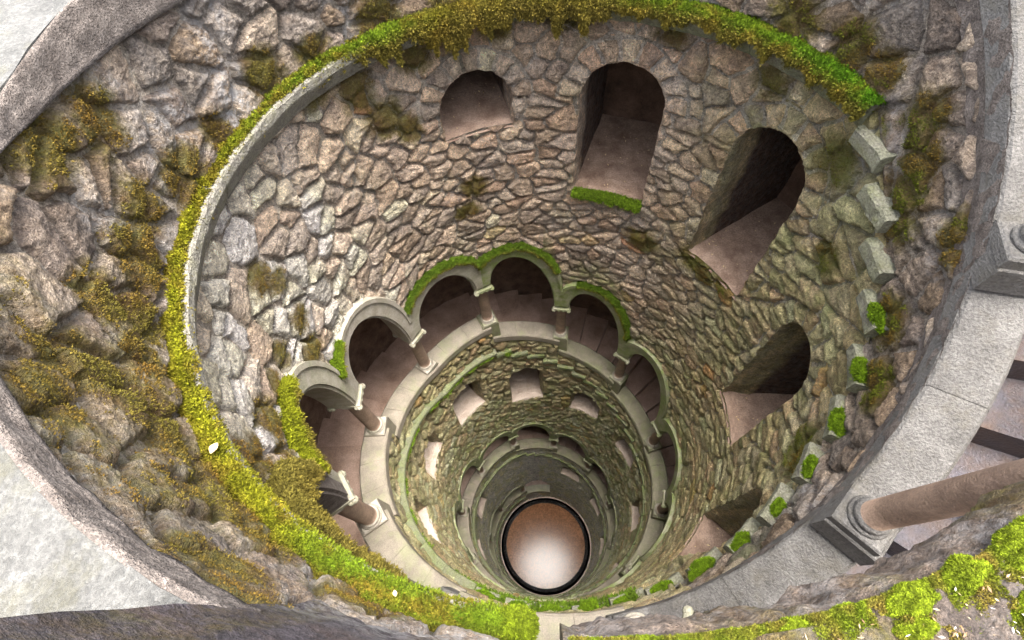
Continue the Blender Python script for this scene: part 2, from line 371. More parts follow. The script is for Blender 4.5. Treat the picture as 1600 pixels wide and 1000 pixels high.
# ------------------------------------------------------------------ rubble wall builder
FUZZ = []      # (points, normals, strength) where moss grows on stones
def rubble(parent, th0, th1, part, ds, w, h, kind, seed, amp=1.0, nparts=300):
    nth = int((th1 - th0) * RW / ds)
    th = np.linspace(th0, th1, nth)
    if part == 'above': top = np.where(th < TH[0], ring_bot(th) + .012, cope_top(th) - .09); bot = zstring(th) - .045
    else: top = zstring(th) - .035; bot = strip_bottom(th)
    # smooth reference for grid shear
    k = max(3, int(.5 / ((th1 - th0) / nth))); ker = np.ones(k) / k
    pad = lambda a: np.convolve(np.pad(a, k, mode='edge'), ker, 'same')[k:-k]
    ref = pad(top); up = (top - ref).max() + .02; dn = (ref - bot).max() + .02
    nz_ = int((up + dn) / ds)
    v = np.linspace(up, -dn, nz_)
    T, Vv = np.meshgrid(th, v, indexing='ij'); Z = ref[:, None] + Vv
    topT = top[:, None]; botT = bot[:, None]
    # trim everything hopeless
    Sx = T * RW
    sd = np.full(T.shape, 9.)
    for (tc, za, zb, hw) in NL:
        if part == 'above' or tc < th0 - .3 or tc > th1 + .3: continue
        s = Sx - tc * RW; zs = za - hw
        zs2 = max(zs, zb + .02)
        near = (np.abs(s) < hw + .1) & (Z < za + .1) & (Z > zb - .1)
        rough = (.013 if part == 'below' and th0 < -1 else .004) * np.clip(fbm(Sx * 16, Z * 16, 2, 3) + .35, 0, 1)
        d0 = niche_sd(s, Z, zs, zb, hw) + rough
        e = 1e-3
        gx = (niche_sd(s + e, Z, zs, zb, hw) - niche_sd(s - e, Z, zs, zb, hw)) / (2 * e)
        gz = (niche_sd(s, Z + e, zs, zb, hw) - niche_sd(s, Z - e, zs, zb, hw)) / (2 * e)
        snap = near & (np.abs(d0) < .62 * ds)
        Sx = np.where(snap, Sx - d0 * gx, Sx); Z = np.where(snap, Z - d0 * gz, Z)
        sd = np.where(near, np.minimum(sd, np.where(snap, 0, d0)), sd)
    T2 = Sx / RW
    # voronoi stones: lower, flatter courses towards the middle of the wall
    Zq = Z
    if kind == 'shaft' and part == 'below' and th0 < -1:
        kq = .45 * (1 - sstep(120, 165, -np.degrees(T2))) ; Zq = Z + kq * np.minimum(0, Z + 1.35)
    wx = Sx + .26 * w * fbm(Sx / w * .9, Zq / h * .9, 2, seed) ; wz = Zq + .26 * h * fbm(Sx / w * .9 + 50, Zq / h * .9, 2, seed + 1)
    U = wx / w; Wv = wz / h
    ui = np.floor(U).astype(int); wi = np.floor(Wv).astype(int)
    rg = np.random.default_rng(seed); N1, N2 = 257, 131
    jx = rg.uniform(.08, .92, (N1, N2)); jz = rg.uniform(.12, .88, (N1, N2)); on = rg.uniform(0, 1, (N1, N2)) < .74
    b1 = np.full(U.shape, 1e9); b2 = np.full(U.shape, 1e9); p1 = np.zeros(U.shape + (2,)); p2 = np.zeros(U.shape + (2,)); ida = np.zeros(U.shape, int)
    for du in range(-2, 3):
        for dw in range(-2, 3):
            cu = ui + du; cw = wi + dw; a_ = cu % N1; b_ = cw % N2
            px = cu + jx[a_, b_] + .5 * (cw % 2); pz = cw + jz[a_, b_]
            d = np.hypot((U - px) * w, (Wv - pz) * h); d = np.where(on[a_, b_], d, 1e9)
            lt = d < b1; lt2 = (~lt) & (d < b2)
            b2 = np.where(lt, b1, np.where(lt2, d, b2))
            p2[lt] = p1[lt]; p2[lt2, 0] = px[lt2]; p2[lt2, 1] = pz[lt2]
            b1 = np.where(lt, d, b1); p1[lt, 0] = px[lt]; p1[lt, 1] = pz[lt]
            ida = np.where(lt, (cu + 5000) * 4001 + (cw + 2000), ida)
    sep = np.hypot((p1[..., 0] - p2[..., 0]) * w, (p1[..., 1] - p2[..., 1]) * h) + 1e-9
    edge = (b2 ** 2 - b1 ** 2) / (2 * sep)
    edge = edge + .004 * perlin(Sx / .02, Z / .02, seed + 4)
    if kind == 'shaft' and part == 'below' and th0 < -1:      # rough voussoirs round the heads of the upper niches
        for q_, (tc, za, zb, hw) in enumerate(NL[:5]):
            zs = max(za - hw, zb - .05); s_ = Sx - tc * RW; rad = np.hypot(s_, Z - zs); an = np.arctan2(Z - zs, s_)
            jz_ = np.random.default_rng(q_).uniform(-.1, .1, 40); nsec = 9
            band = .085 + .016 * perlin(an * 2.2 + q_ * 5, rad * 0, 31)
            u_ = an / np.pi * nsec + .12 * perlin(rad * 25, an, 32); ks = np.floor(u_).astype(int)
            mk_v = (Z > zs) & (rad > hw - .01) & (rad < hw + band) & (ks >= 0) & (ks < nsec)
            ea = np.minimum(u_ - ks, ks + 1 - u_) * np.pi / nsec * rad; eb = hw + band - rad
            edge = np.where(mk_v, np.minimum(ea, eb) - .001, np.where((Z > zs) & (rad < hw + band + .03) & ~mk_v, np.minimum(edge, np.abs(rad - hw - band)), edge))
            ida = np.where(mk_v, 70000000 + q_ * 100 + ks, ida)
            p1[..., 0] = np.where(mk_v, U, p1[..., 0]); p1[..., 1] = np.where(mk_v, Wv, p1[..., 1])
    R4 = np.random.default_rng(seed + 1).uniform(-1, 1, (100003, 4))[ida % 100003]
    joint = .003 + .005 * np.clip(perlin(Sx * 6, Z * 6, seed + 8) + .4, 0, 1)
    kk = sstep(joint * .3, joint + .011, edge)
    lx = (U - p1[..., 0]) * w; lz = (Wv - p1[..., 1]) * h
    hs = .010 + .006 * R4[..., 0] + lx * .11 * R4[..., 1] + lz * .11 * R4[..., 2] + .006 * np.clip(edge / .03, 0, 1)
    det = .0055 * fbm(Sx / .05, Z / .045, 5, seed + 12) + .0042 * ridge(Sx / .03 + ida % 97, Z / .024, 3, seed + 20) + .0024 * ridge(Sx / .011, Z / .010, 2, seed + 30) + .0042 * ridge((Sx + .25 * Z) / .034 + (ida % 13) * 3.1, (Z - .2 * Sx) / .013, 2, seed + 50)
    hgt = -.010 + kk * (np.maximum(hs, .002) + .010) * amp + kk * det * amp
    fade = sstep(0, .014, sd); hgt = hgt * fade + .004 * (1 - fade)
    ft = sstep(.0, .035, topT - Z); hgt = np.where(hgt > 0, hgt * (.12 + .88 * ft), hgt)
    if part == 'above': ft = sstep(-.01, .02, Z - botT); hgt = np.where(hgt > 0, hgt * (.3 + .7 * ft), hgt)
    R = RW - hgt
    P = cyl(T2, R, Z)
    nu, nv = T.shape
    F = grid_faces(nu, nv)
    fz = Z.ravel()[F].mean(1); fsd = sd.ravel()[F].mean(1)
    tt = topT.repeat(nv, 1).ravel()[F].mean(1); bb = botT.repeat(nv, 1).ravel()[F].mean(1)
    keep = (fz < tt + .0) & (fz > bb) & (fsd > .0)
    F = F[keep]
    fid = ida.ravel()[F[:, 0]]; fe = edge.ravel()[F].max(1)
    # mortar keeps every face; stones keep the ones above the joint
    tone = zone(T2, Z, ida, kind if part == 'above' else 'shaft')
    moss, lime, al = masks(T2, Z, kind)
    PF = P.reshape(-1, 3); cF = tone.reshape(-1, 3); mo = moss.ravel(); li = lime.ravel(); alg = al.ravel()
    # mortar sheet, coarse
    q = 2
    Tm, Zm, sdm = T2[::q, ::q], Z[::q, ::q], sd[::q, ::q]
    hm = -.004 + .003 * fbm(Tm * 30, Zm * 30, 3, seed + 40); hm = np.where(sdm < .05, -.008, hm)
    Fm = F
    mR = RW - (-.0045 + .004 * fbm(T2 * 25, Z * 25, 3, seed + 40)); mR = np.where(sd < .02, RW - .001, mR)
    Pm = cyl(T2, mR, Z).reshape(-1, 3)
    used, inv = np.unique(Fm, return_inverse=True)
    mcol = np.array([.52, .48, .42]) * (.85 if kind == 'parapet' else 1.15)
    mc = np.broadcast_to(mcol, (len(used), 3)) * (.8 + .5 * np.clip(perlin(T2 * 8, Z * 8, 2).ravel()[used], -.5, .8))[:, None]
    mm_ = mk('mortar', Pm[used], inv.reshape(-1, 4), RUB, parent, cols=mc, attrs={'moss': mo[used] * .8, 'lime': li[used] * 1.3, 'algae': alg[used]})
    # stones
    kF = fe > 0.0
    F = F[kF]; fid = fid[kF]
    order = np.argsort(fid, kind='stable'); F = F[order]; fid = fid[order]
    ids, start, cnt = np.unique(fid, return_index=True, return_counts=True)
    # projected size in the picture
    fc = PF[F].mean(1); e1 = PF[F[:, 2]] - PF[F[:, 0]]; e2 = PF[F[:, 3]] - PF[F[:, 1]]
    nn = np.cross(e1, e2) * .5; vd = fc - CAM; dist = np.linalg.norm(vd, axis=1)
    x, y, zz = project(fc)
    vis = (x > -10) & (x < 1610) & (y > -10) & (y < 1010) & (zz > 0)
    ap = np.abs((nn * vd).sum(1)) / dist ** 3 * FPX ** 2 * vis
    size = np.add.reduceat(ap, start)
    big = set(np.argsort(-size)[:nparts].tolist()) if nparts else set()
    big = {b for b in big if size[b] > 55 and cnt[b] > 6}
    rest = []
    for j in range(len(ids)):
        f = F[start[j]:start[j] + cnt[j]]
        if j in big:
            used, inv = np.unique(f, return_inverse=True)
            mk('stone', PF[used], inv.reshape(-1, 4), RUB, parent, cols=cF[used], attrs={'moss': mo[used], 'lime': li[used], 'algae': alg[used]})
        else: rest.append(f)
    if rest:
        f = np.concatenate(rest); used, inv = np.unique(f, return_inverse=True)
        o = mk('small_stones', PF[used], inv.reshape(-1, 4), RUB, parent, cols=cF[used], attrs={'moss': mo[used], 'lime': li[used], 'algae': alg[used]})
        o['kind'] = 'stuff'
    # where tufts can grow
    used = np.unique(F); g = mo[used] > .42
    uu = used[g]; nrm = -np.stack([np.cos(T2.ravel()[uu]), -np.sin(T2.ravel()[uu]), 0 * uu], -1)
    px_, py_, pz_ = project(PF[uu]); ok = (px_ > -20) & (px_ < 1620) & (py_ > -20) & (py_ < 1020)
    FUZZ.append((PF[uu][ok], nrm[ok], mo[uu][ok], T2.ravel()[uu][ok]))
    return len(ids)

# ------------------------------------------------------------------ walls
tA, tB, tC, tD = -4.62, float(np.interp(1.6, IDX, TH)), float(np.interp(12.6, IDX, TH)), float(TH[-2]) + .1
w1 = thing('parapet_wall', 'dark rough rubble band between the top granite coping and the uppermost mossy ledge', 'wall')
rubble(w1, tA, tB, 'above', .0043, .108, .08, 'parapet', 101, .72)
w2 = thing('shaft_wall', 'curved rubble wall with five arched niches below the uppermost mossy ledge', 'wall')
rubble(w2, tA, tB, 'below', .0064, .112, .084, 'shaft', 202, .78)
w3 = thing('parapet_wall', 'low rubble band under the second turn of coping, with the stepped green ledge below it', 'wall')
rubble(w3, tB, tC, 'above', .0105, .11, .075, 'shaft', 303, 1.0)
w4 = thing('shaft_wall', 'green-stained rubble wall of the middle turn, pierced by pale niches', 'wall')
rubble(w4, tB, tC, 'below', .0105, .105, .068, 'shaft', 404, 1.15)
w5 = thing('shaft_wall', 'dark green rubble wall of the lowest turn around the floor', 'wall')
rubble(w5, tC, tD, 'above', .018, .10, .07, 'shaft', 505, 1.0, 0)
rubble(w5, tC, tD, 'below', .018, .10, .07, 'shaft', 606, 1.0, 0)

# ------------------------------------------------------------------ sweep along the cylinder
def arc_block(th0, th1, prof, z0, z1, n=6, jit=.0, seed=0):
    """prof: list of (r, dz) closed; z0, z1 = reference heights at both ends"""
    ths = np.linspace(th0, th1, n); pr = np.array(prof)
    zs = np.linspace(z0, z1, n)
    R = np.stack([cyl(t, pr[:, 0] + jit * perlin(t * 30, np.arange(len(pr)) * 3.1, seed), pr[:, 1] + z + jit * perlin(t * 30, np.arange(len(pr)) * 2.3 + 9, seed)) for t, z in zip(ths, zs)])
    return sweep(R)
def alg(V, v): return {'algae': np.full(len(V), v)}

# top ring coping: face part + slab part
ring = thing('ring_coping', 'broad light grey granite coping round the mouth of the well', 'coping')
ths = np.array([TH[0], -.75, -1.2, -1.7, -2.2, -2.62, -3.42, -4.39])
for k in range(len(ths) - 1):
    a, b = ths[k + 1] + .0005, ths[k] - .0005
    V, F = arc_block(a, b, [(.956, 0), (1.16, .003), (1.50, 0), (1.50, -.11), (.990, -.12), (.990, -.016), (.957, -.008)], float(ring_top(a)), float(ring_top(b)), 14, .003, k)
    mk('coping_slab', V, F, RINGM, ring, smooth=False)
    n = 40; m = 14; tt = np.linspace(a, b, n)
    rr = np.concatenate([[.972], np.full(m - 4, .950), [.951, .953, .957]]); zz = np.concatenate([[1.03], np.linspace(1, .06, m - 4), [.03, .01, 0]])
    Tg, _ = np.meshgrid(tt, rr, indexing='ij')
    bt = ring_bot(tt); tp = ring_top(tt)
    zz = tp[:, None] + (bt - tp)[:, None] * zz[None]
    nn = fbm(Tg * 22, zz * 22, 4, 60) * .006 + .003 * perlin(Tg * 90, zz * 90, 61)
    nn = nn * (np.arange(m) < m - 2)
    mk('coping_face', cyl(Tg, rr[None] - nn, zz + nn * .4), grid_faces(n, m), FACE, ring)

# coping of each bay (thing per turn)
cop_t = [thing('spiral_coping', 'wide grey coping at the right edge, sloping down beside the largest column', 'coping'),
         thing('spiral_coping', 'beige coping of the second turn, carrying the columns round the middle of the well', 'coping'),
         thing('spiral_coping', 'narrow beige coping of the third turn with small columns', 'coping'),
         thing('spiral_coping', 'lowest coping ring just above the round floor', 'coping')]
def turn_of(i): return 0 if i < 2 else 1 if i < 13 else 2 if i < 24 else 3
for i in range(-1, NB):
    s, e = bay_z(i); t0, t1 = TH[i + 1], TH[i + 2]; p = cop_t[turn_of(i)]; m = COPE if i < 2 else COPE_LOW
    ns = 2 if (i < 2 or i > 19) else 3; cuts = np.linspace(t0, t1, ns + 1) + np.array([0] + [random.uniform(-.03, .03) for _ in range(ns - 1)] + [0])
    lz = lambda t: s + (e - s) * (t - t0) / (t1 - t0)
    ri = .960 if i < 2 else .948
    for k in range(ns):
        a, b = cuts[k] + .0006, cuts[k + 1] - .0006
        V, F = arc_block(a, b, [(ri + .008, 0), (1.085, 0), (1.095, -.012), (1.095, -.085), (ri + .012, -.085), (ri, -.075), (ri, -.010)], lz(a), lz(b), 8, .0018, i * 5 + k)
        al_ = .05 + .25 * (i > 7) * (i < 12) + .25 * (i > 16)
        mk('coping_slab', V, F, m, p, smooth=False, attrs=alg(V, al_))
    if i >= 2:
        V, F = arc_block(t0, t1, [(.958, -.085), (.985, -.085), (.985, -.118), (.966, -.118), (.960, -.105)], s, e, 12, .001, i)
        mk('coping_moulding', V, F, TRIM, p, attrs=alg(V, .4))
    else:
        n = 50; mm = 9; tt = np.linspace(t0, t1, n); zl = np.linspace(-.14, -.004, mm)
        Tg, Zg = np.meshgrid(tt, zl, indexing='ij')
        nn = fbm(Tg * 22, Zg * 22, 4, 63) * .009
        rr = .966 + .006 * sstep(-.06, -.12, Zg)
        mk('coping_face', cyl(Tg, rr - nn - .006, lz(Tg) + Zg), grid_faces(n, mm), FACE, p)

# ------------------------------------------------------------------ columns
def lathe(prof, n=20, c=(0, 0, 0)):
    a = np.linspace(0, 2 * np.pi, n, endpoint=False); pr = np.array(prof)
    V = np.stack([pr[None, :, 0] * np.cos(a)[:, None] + c[0], pr[None, :, 0] * np.sin(a)[:, None] + c[1], np.broadcast_to(pr[None, :, 1], (n, len(pr))) + c[2]], -1)
    return V.reshape(-1, 3), grid_faces(n, len(pr), True)
def oriented_box(th, rc, z0, z1, wr, wt, ch=.004):
    """box centred at (th, rc): wr radial width, wt tangential, chamfered top"""
    er = np.array([math.cos(th), -math.sin(th), 0]); et = np.array([math.sin(th), math.cos(th), 0]); c = er * rc
    L = []
    for z, k in ((z0, 0), (z1 - ch, 0), (z1, ch)):
        for a, b in ((-1, -1), (1, -1), (1, 1), (-1, 1)):
            L.append(c + er * a * (wr / 2 - k) + et * b * (wt / 2 - k) + np.array([0, 0, z]))
    q = []
    for l in range(2):
        for j in range(4): q.append([l * 4 + j, l * 4 + (j + 1) % 4, l * 4 + 4 + (j + 1) % 4, l * 4 + 4 + j])
    return np.array(L), [np.array(q), np.array([[3, 2, 1, 0], [8, 9, 10, 11]])]
where = {-1: 'on the top landing, at the head of the stair', 0: 'on the coping at the right edge of the well mouth', 1: 'largest red stone column, leaning across the lower right over the wet steps',
         2: 'column cut off by the mossy foreground ledge, right of centre', 3: 'column half hidden behind the mossy ledge, below and left of the floor'}
order2 = ['first', 'second', 'third', 'fourth', 'fifth', 'sixth', 'seventh', 'eighth', 'ninth', 'tenth', 'eleventh']
def col_label(i):
    if i in where: return ('red stone column ' + where[i]) if i != 1 and i not in (2, 3) else where[i] + (', red stone' if i > 1 else '')
    k = (i - 2) % 11 if i < 13 else (i - 13) % 11
    t = 'second turn' if i < 13 else 'third turn' if i < 24 else 'lowest turn'
    extra = {4: 'thick column on the left of the second turn, below the brown mossy arch', 5: 'column left of the well, its capital touching two mossy arches',
             6: 'upper left column of the second turn, between the bare grey arch and the mossy arch', 7: 'column at the very top of the second turn, between two green-topped arches',
             8: 'short straight column right of the topmost arch', 9: 'column on the upper right of the second turn, under green dripping moss',
             10: 'right-hand column of the second turn, under the thin bright green arches', 11: 'lowest right column of the second turn, nearly hidden under its arch'}
    if i in extra: return 'red stone ' + extra[i]
    return '%s column down the %s of the spiral coping' % (order2[k], t)
for i in range(-1, NB):
    th = TH[i + 1]; z = ZI[i + 1]; rc = 1.018
    loc = cyl(th, rc, z)
    t = thing('column', col_label(i), 'column', loc, 'columns carrying the spiral arcade')
    n = 28 if i < 13 else 14
    m_ = COPE if i < 4 else COPE_LOW  # upper pedestals and plinths take the darker stone to offset full top light
    a_ = .1 if i < 7 else .5
    ped = .125 if i < 2 else .132
    s0 = bay_z(i)[0]
    V, F = oriented_box(th, rc + .008, s0 - (.03 if i < 2 else .06), z - .028, .132, ped, .003); mk('pedestal', V, F, m_, t, smooth=False, attrs=alg(V, a_))
    V, F = oriented_box(th, rc, z - .030, z + .002, .118, .112, .005); mk('plinth', V, F, TRIM if i > 3 else COPE, t, smooth=False, attrs=alg(V, a_))
    r0 = .0325 if i < 2 else .0405
    V, F = lathe([(0, .030), (r0 + .004, .030), (r0 + .008, .026), (r0 + .009, .020), (r0 + .006, .014), (r0 + .013, .012), (r0 + .016, .006), (r0 + .013, .001), (0, 0)], n, loc + [0, 0, 0]); mk('base_ring', V, F, TRIM if i > 1 else COPE, t, attrs=alg(V, .1))
    H = cap_h(i)
    pr = [(r0, .026)] + [(r0 * (1 - .10 * u ** 1.5), .026 + (H - .10) * u) for u in np.linspace(0, 1, 8)]
    V, F = lathe(pr, n, loc); mk('shaft', V, F, SHAFT, t)
    V, F = lathe([(r0 * .9, H - .078), (r0 + .006, H - .076), (r0 + .007, H - .070), (r0 * .92, H - .064), (r0 * .95, H - .05), (r0 + .012, H - .03), (r0 + .022, H - .026), (0, H - .02)], n, loc); mk('capital', V, F, TRIM, t, attrs=alg(V, a_))
    if i < 28:
        acc = Acc(); V, F = oriented_box(th, rc - .0, z + H - .022, z + H + .001, .165 if i not in (1, 2, 3) else .10, .118, .003); acc.add(V, F)
        er = np.array([math.cos(th), -math.sin(th), 0]); et = np.array([math.sin(th), math.cos(th), 0])
        for a in (-1, 1):
            for b, rr in ((-1, .017), (-.33, .012), (.33, .012), (1, .017)):
                c = er * (rc + a * (.074 if i not in (1, 2, 3) else .045)) + et * b * .055 + np.array([0, 0, z + H - .024]); uu = np.linspace(0, np.pi, 6)
                V, F = lathe([(rr * math.sin(q) + 1e-5, rr * math.cos(q)) for q in uu], 8, c); acc.add(V, F)
            for b in (-.66, .66):
                c = er * (rc + b * .09) + et * a * .058 + np.array([0, 0, z + H - .024]); V, F = lathe([(.013 * math.sin(q) + 1e-5, .013 * math.cos(q)) for q in uu], 8, c); acc.add(V, F)
        acc.mk('abacus', TRIM, t, smooth=False, attrs={'algae': np.full(acc.n, a_ + .2)})

# ------------------------------------------------------------------ arches
arch_lab = {-1: 'topmost arch at the head of the stair, beside the right edge coping', 0: 'arch over the steps at the right edge of the well mouth', 1: 'arch under the mossy foreground ledge, left of the largest column', 2: 'stone arch just under the mossy ledge in the lower left foreground', 3: 'brown mossy rubble arch low on the left, above the leftmost steps', 4: 'arch on the left crowned with a bright curl of moss',
            5: 'bare pale grey arch at the upper left of the arcade', 6: 'green-topped arch left of the topmost column', 7: 'green-topped arch at the very top of the arcade',
            8: 'arch on the upper right, moss on its right haunch', 9: 'tall thin light green arch on the right of the arcade', 10: 'lowest thin green arch at the right of the second turn'}
for i in range(-1, NB - 1):
    It, Iz, Et, Ez = arch(i)
    n = len(It); r0, r1 = (.992 if i in (1, 2) else .943), 1.09
    lab = arch_lab.get(i) or '%s arch along the %s arcade, green with algae' % (order2[(i - 2) % 11], ('top' if i < 2 else 'second' if i < 11 else 'third' if i < 22 else 'lowest'))
    zb = float(Iz.max())
    t = thing('arch', lab, 'arch', cyl((It[0] + It[-1]) / 2, 1.0, zb), 'arches of the spiral arcade')
    zce = np.interp(Et, TH, ZI) + .93
    fI = cyl(It, r0, Iz); fE = cyl(Et, r0, Ez); bI = cyl(It, r1, Iz); bE = cyl(Et, r1, np.maximum(Ez, zce)); tE = cyl(Et, max(1.0, r0 + .02), Ez); bI2 = cyl(It, r1 , Iz)
    # closed loop: front bottom, front top, top back (buried), back top, back bottom
    mI = cyl(It, r0 + .012, Iz - 0); 
    I2t = It * .86 + Et * .14; I2z = Iz * .86 + Ez * .14
    A_ = cyl(It, r0 + .014, Iz); B_ = cyl(I2t, r0 + .014, I2z); Cc = cyl(I2t, r0, I2z)
    O2t = It * .2 + Et * .8; O2z = Iz * .2 + Ez * .8
    D_ = cyl(O2t, r0 + .001, O2z); E_ = cyl(O2t, r0 - .009, O2z); G_ = cyl(Et, r0 - .009, Ez)
    rings = np.stack([A_, B_, Cc, D_, E_, G_, tE, bE, bI], 1)
    V, F = sweep(rings)
    aa = .25 if i < 7 else .95 if i < 24 else .6
    if i == 5: aa = .1
    mk('arch_band', V, F, FACE if i == 3 else TRIM, t, smooth=False, attrs=alg(V, aa))

# ------------------------------------------------------------------ gallery behind the arcade
stair = thing('spiral_staircase', 'worn wet brown stone staircase winding down behind the arcade', 'staircase')
rg = np.random.default_rng(5)
for i in range(-1, NB - 1):
    e = step_edges(i); z = step_z(i)
    for k in range(NSTEP):
        a, b = e[k] - .004, e[k + 1] + .006
        V, F = arc_block(a, b, [(1.05, 0), (1.64, 0), (1.64, -.15), (1.05, -.15)], z[k] + rg.uniform(-.002, .002), z[k], 4, .0015, k + i * 7)
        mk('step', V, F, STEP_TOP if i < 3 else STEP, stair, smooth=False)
gal = thing('gallery_wall', 'dark plastered vault and outer wall of the stair gallery', 'gallery')
nn = 900; tt = np.linspace(TH[0] - .6, TH[-3], nn)
zl = np.interp(tt, TH, ZI)
v = np.linspace(0, 1, 12); Tg, Vg = np.meshgrid(tt, v, indexing='ij')
fl = zl[:, None] - .62; ce = zl[:, None] + .93
Zg = fl + (ce - fl) * Vg
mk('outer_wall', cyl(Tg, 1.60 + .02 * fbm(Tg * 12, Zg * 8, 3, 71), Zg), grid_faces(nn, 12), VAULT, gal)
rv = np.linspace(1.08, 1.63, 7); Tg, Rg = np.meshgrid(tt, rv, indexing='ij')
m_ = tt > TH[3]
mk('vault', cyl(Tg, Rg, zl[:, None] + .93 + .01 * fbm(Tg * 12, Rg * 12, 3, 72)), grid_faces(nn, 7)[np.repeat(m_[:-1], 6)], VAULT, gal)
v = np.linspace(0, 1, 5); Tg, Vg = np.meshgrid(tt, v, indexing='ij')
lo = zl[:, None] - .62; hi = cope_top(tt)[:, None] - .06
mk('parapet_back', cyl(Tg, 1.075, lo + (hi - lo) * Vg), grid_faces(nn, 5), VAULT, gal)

# ------------------------------------------------------------------ ledge (string course)
led = [thing('ledge', 'uppermost projecting stone ledge, level round the left and stepped down the right side', 'ledge'),
       thing('ledge', 'second stepped ledge, sage green, round the middle turn', 'ledge'),
       thing('ledge', 'lowest thin ledge, near the bottom of the well', 'ledge')]
lprof = [(.919, -.006), (.923, 0), (.985, .004), (.985, -.090), (.950, -.088), (.921, -.034), (.919, -.028)]
a = tA; kk_ = 0
while a < TH[0] - .01:
    b = min(a + .16 + .1 * random.random(), TH[0])
    V, F = arc_block(a + .001, b - .001, lprof, -.925, -.925, 6, .003, kk_); kk_ += 1
    mk('ledge_stone', V, F, STEPL, led[0], smooth=False, attrs=alg(V, .05 if -math.degrees(a) > 120 else .4)); a = b
STEPPED = []
for i in range(-1, NB - 1):
    e = step_edges(i); z = step_z(i); L = led[0 if i < 2 else 1 if i < 13 else 2]
    stepped = (i < 3) or (7 <= i < 14) or (18 <= i < 25)
    if stepped:
        for k in range(NSTEP):
            q0, q1, dr_, dz_ = [random.uniform(-1, 1) for _ in range(4)]; rr_ = .931 + .006 * dr_
            V, F = arc_block(e[k] - .004 + .010 * q0, e[k + 1] + .004 + .010 * q1, [(rr_ + .004, .001), (.985, 0), (.985, -.055), (rr_ + .004, -.054), (rr_, -.046), (rr_ - .001, -.006)], z[k] + .012 + .004 * dz_, z[k] + .012 - .006 * q0, 9, .0045, i * 4 + k)
            mk('ledge_stone', V, F, STEPL, L, smooth=False, attrs=alg(V, .3 if i < 3 else .9))
            STEPPED.append((i, k, e[k], e[k + 1], z[k] + .012))
    else:
        for k in range(3):
            c = np.linspace(e[0], e[-1], 4); zz = np.interp(c, TH, ZI) + STRING
            V, F = arc_block(c[k], c[k + 1] - .002, lprof, zz[k], zz[k + 1], 5, .0015, i * 4 + k)
            mk('ledge_stone', V, F, STEPL, L, smooth=False, attrs=alg(V, .7))

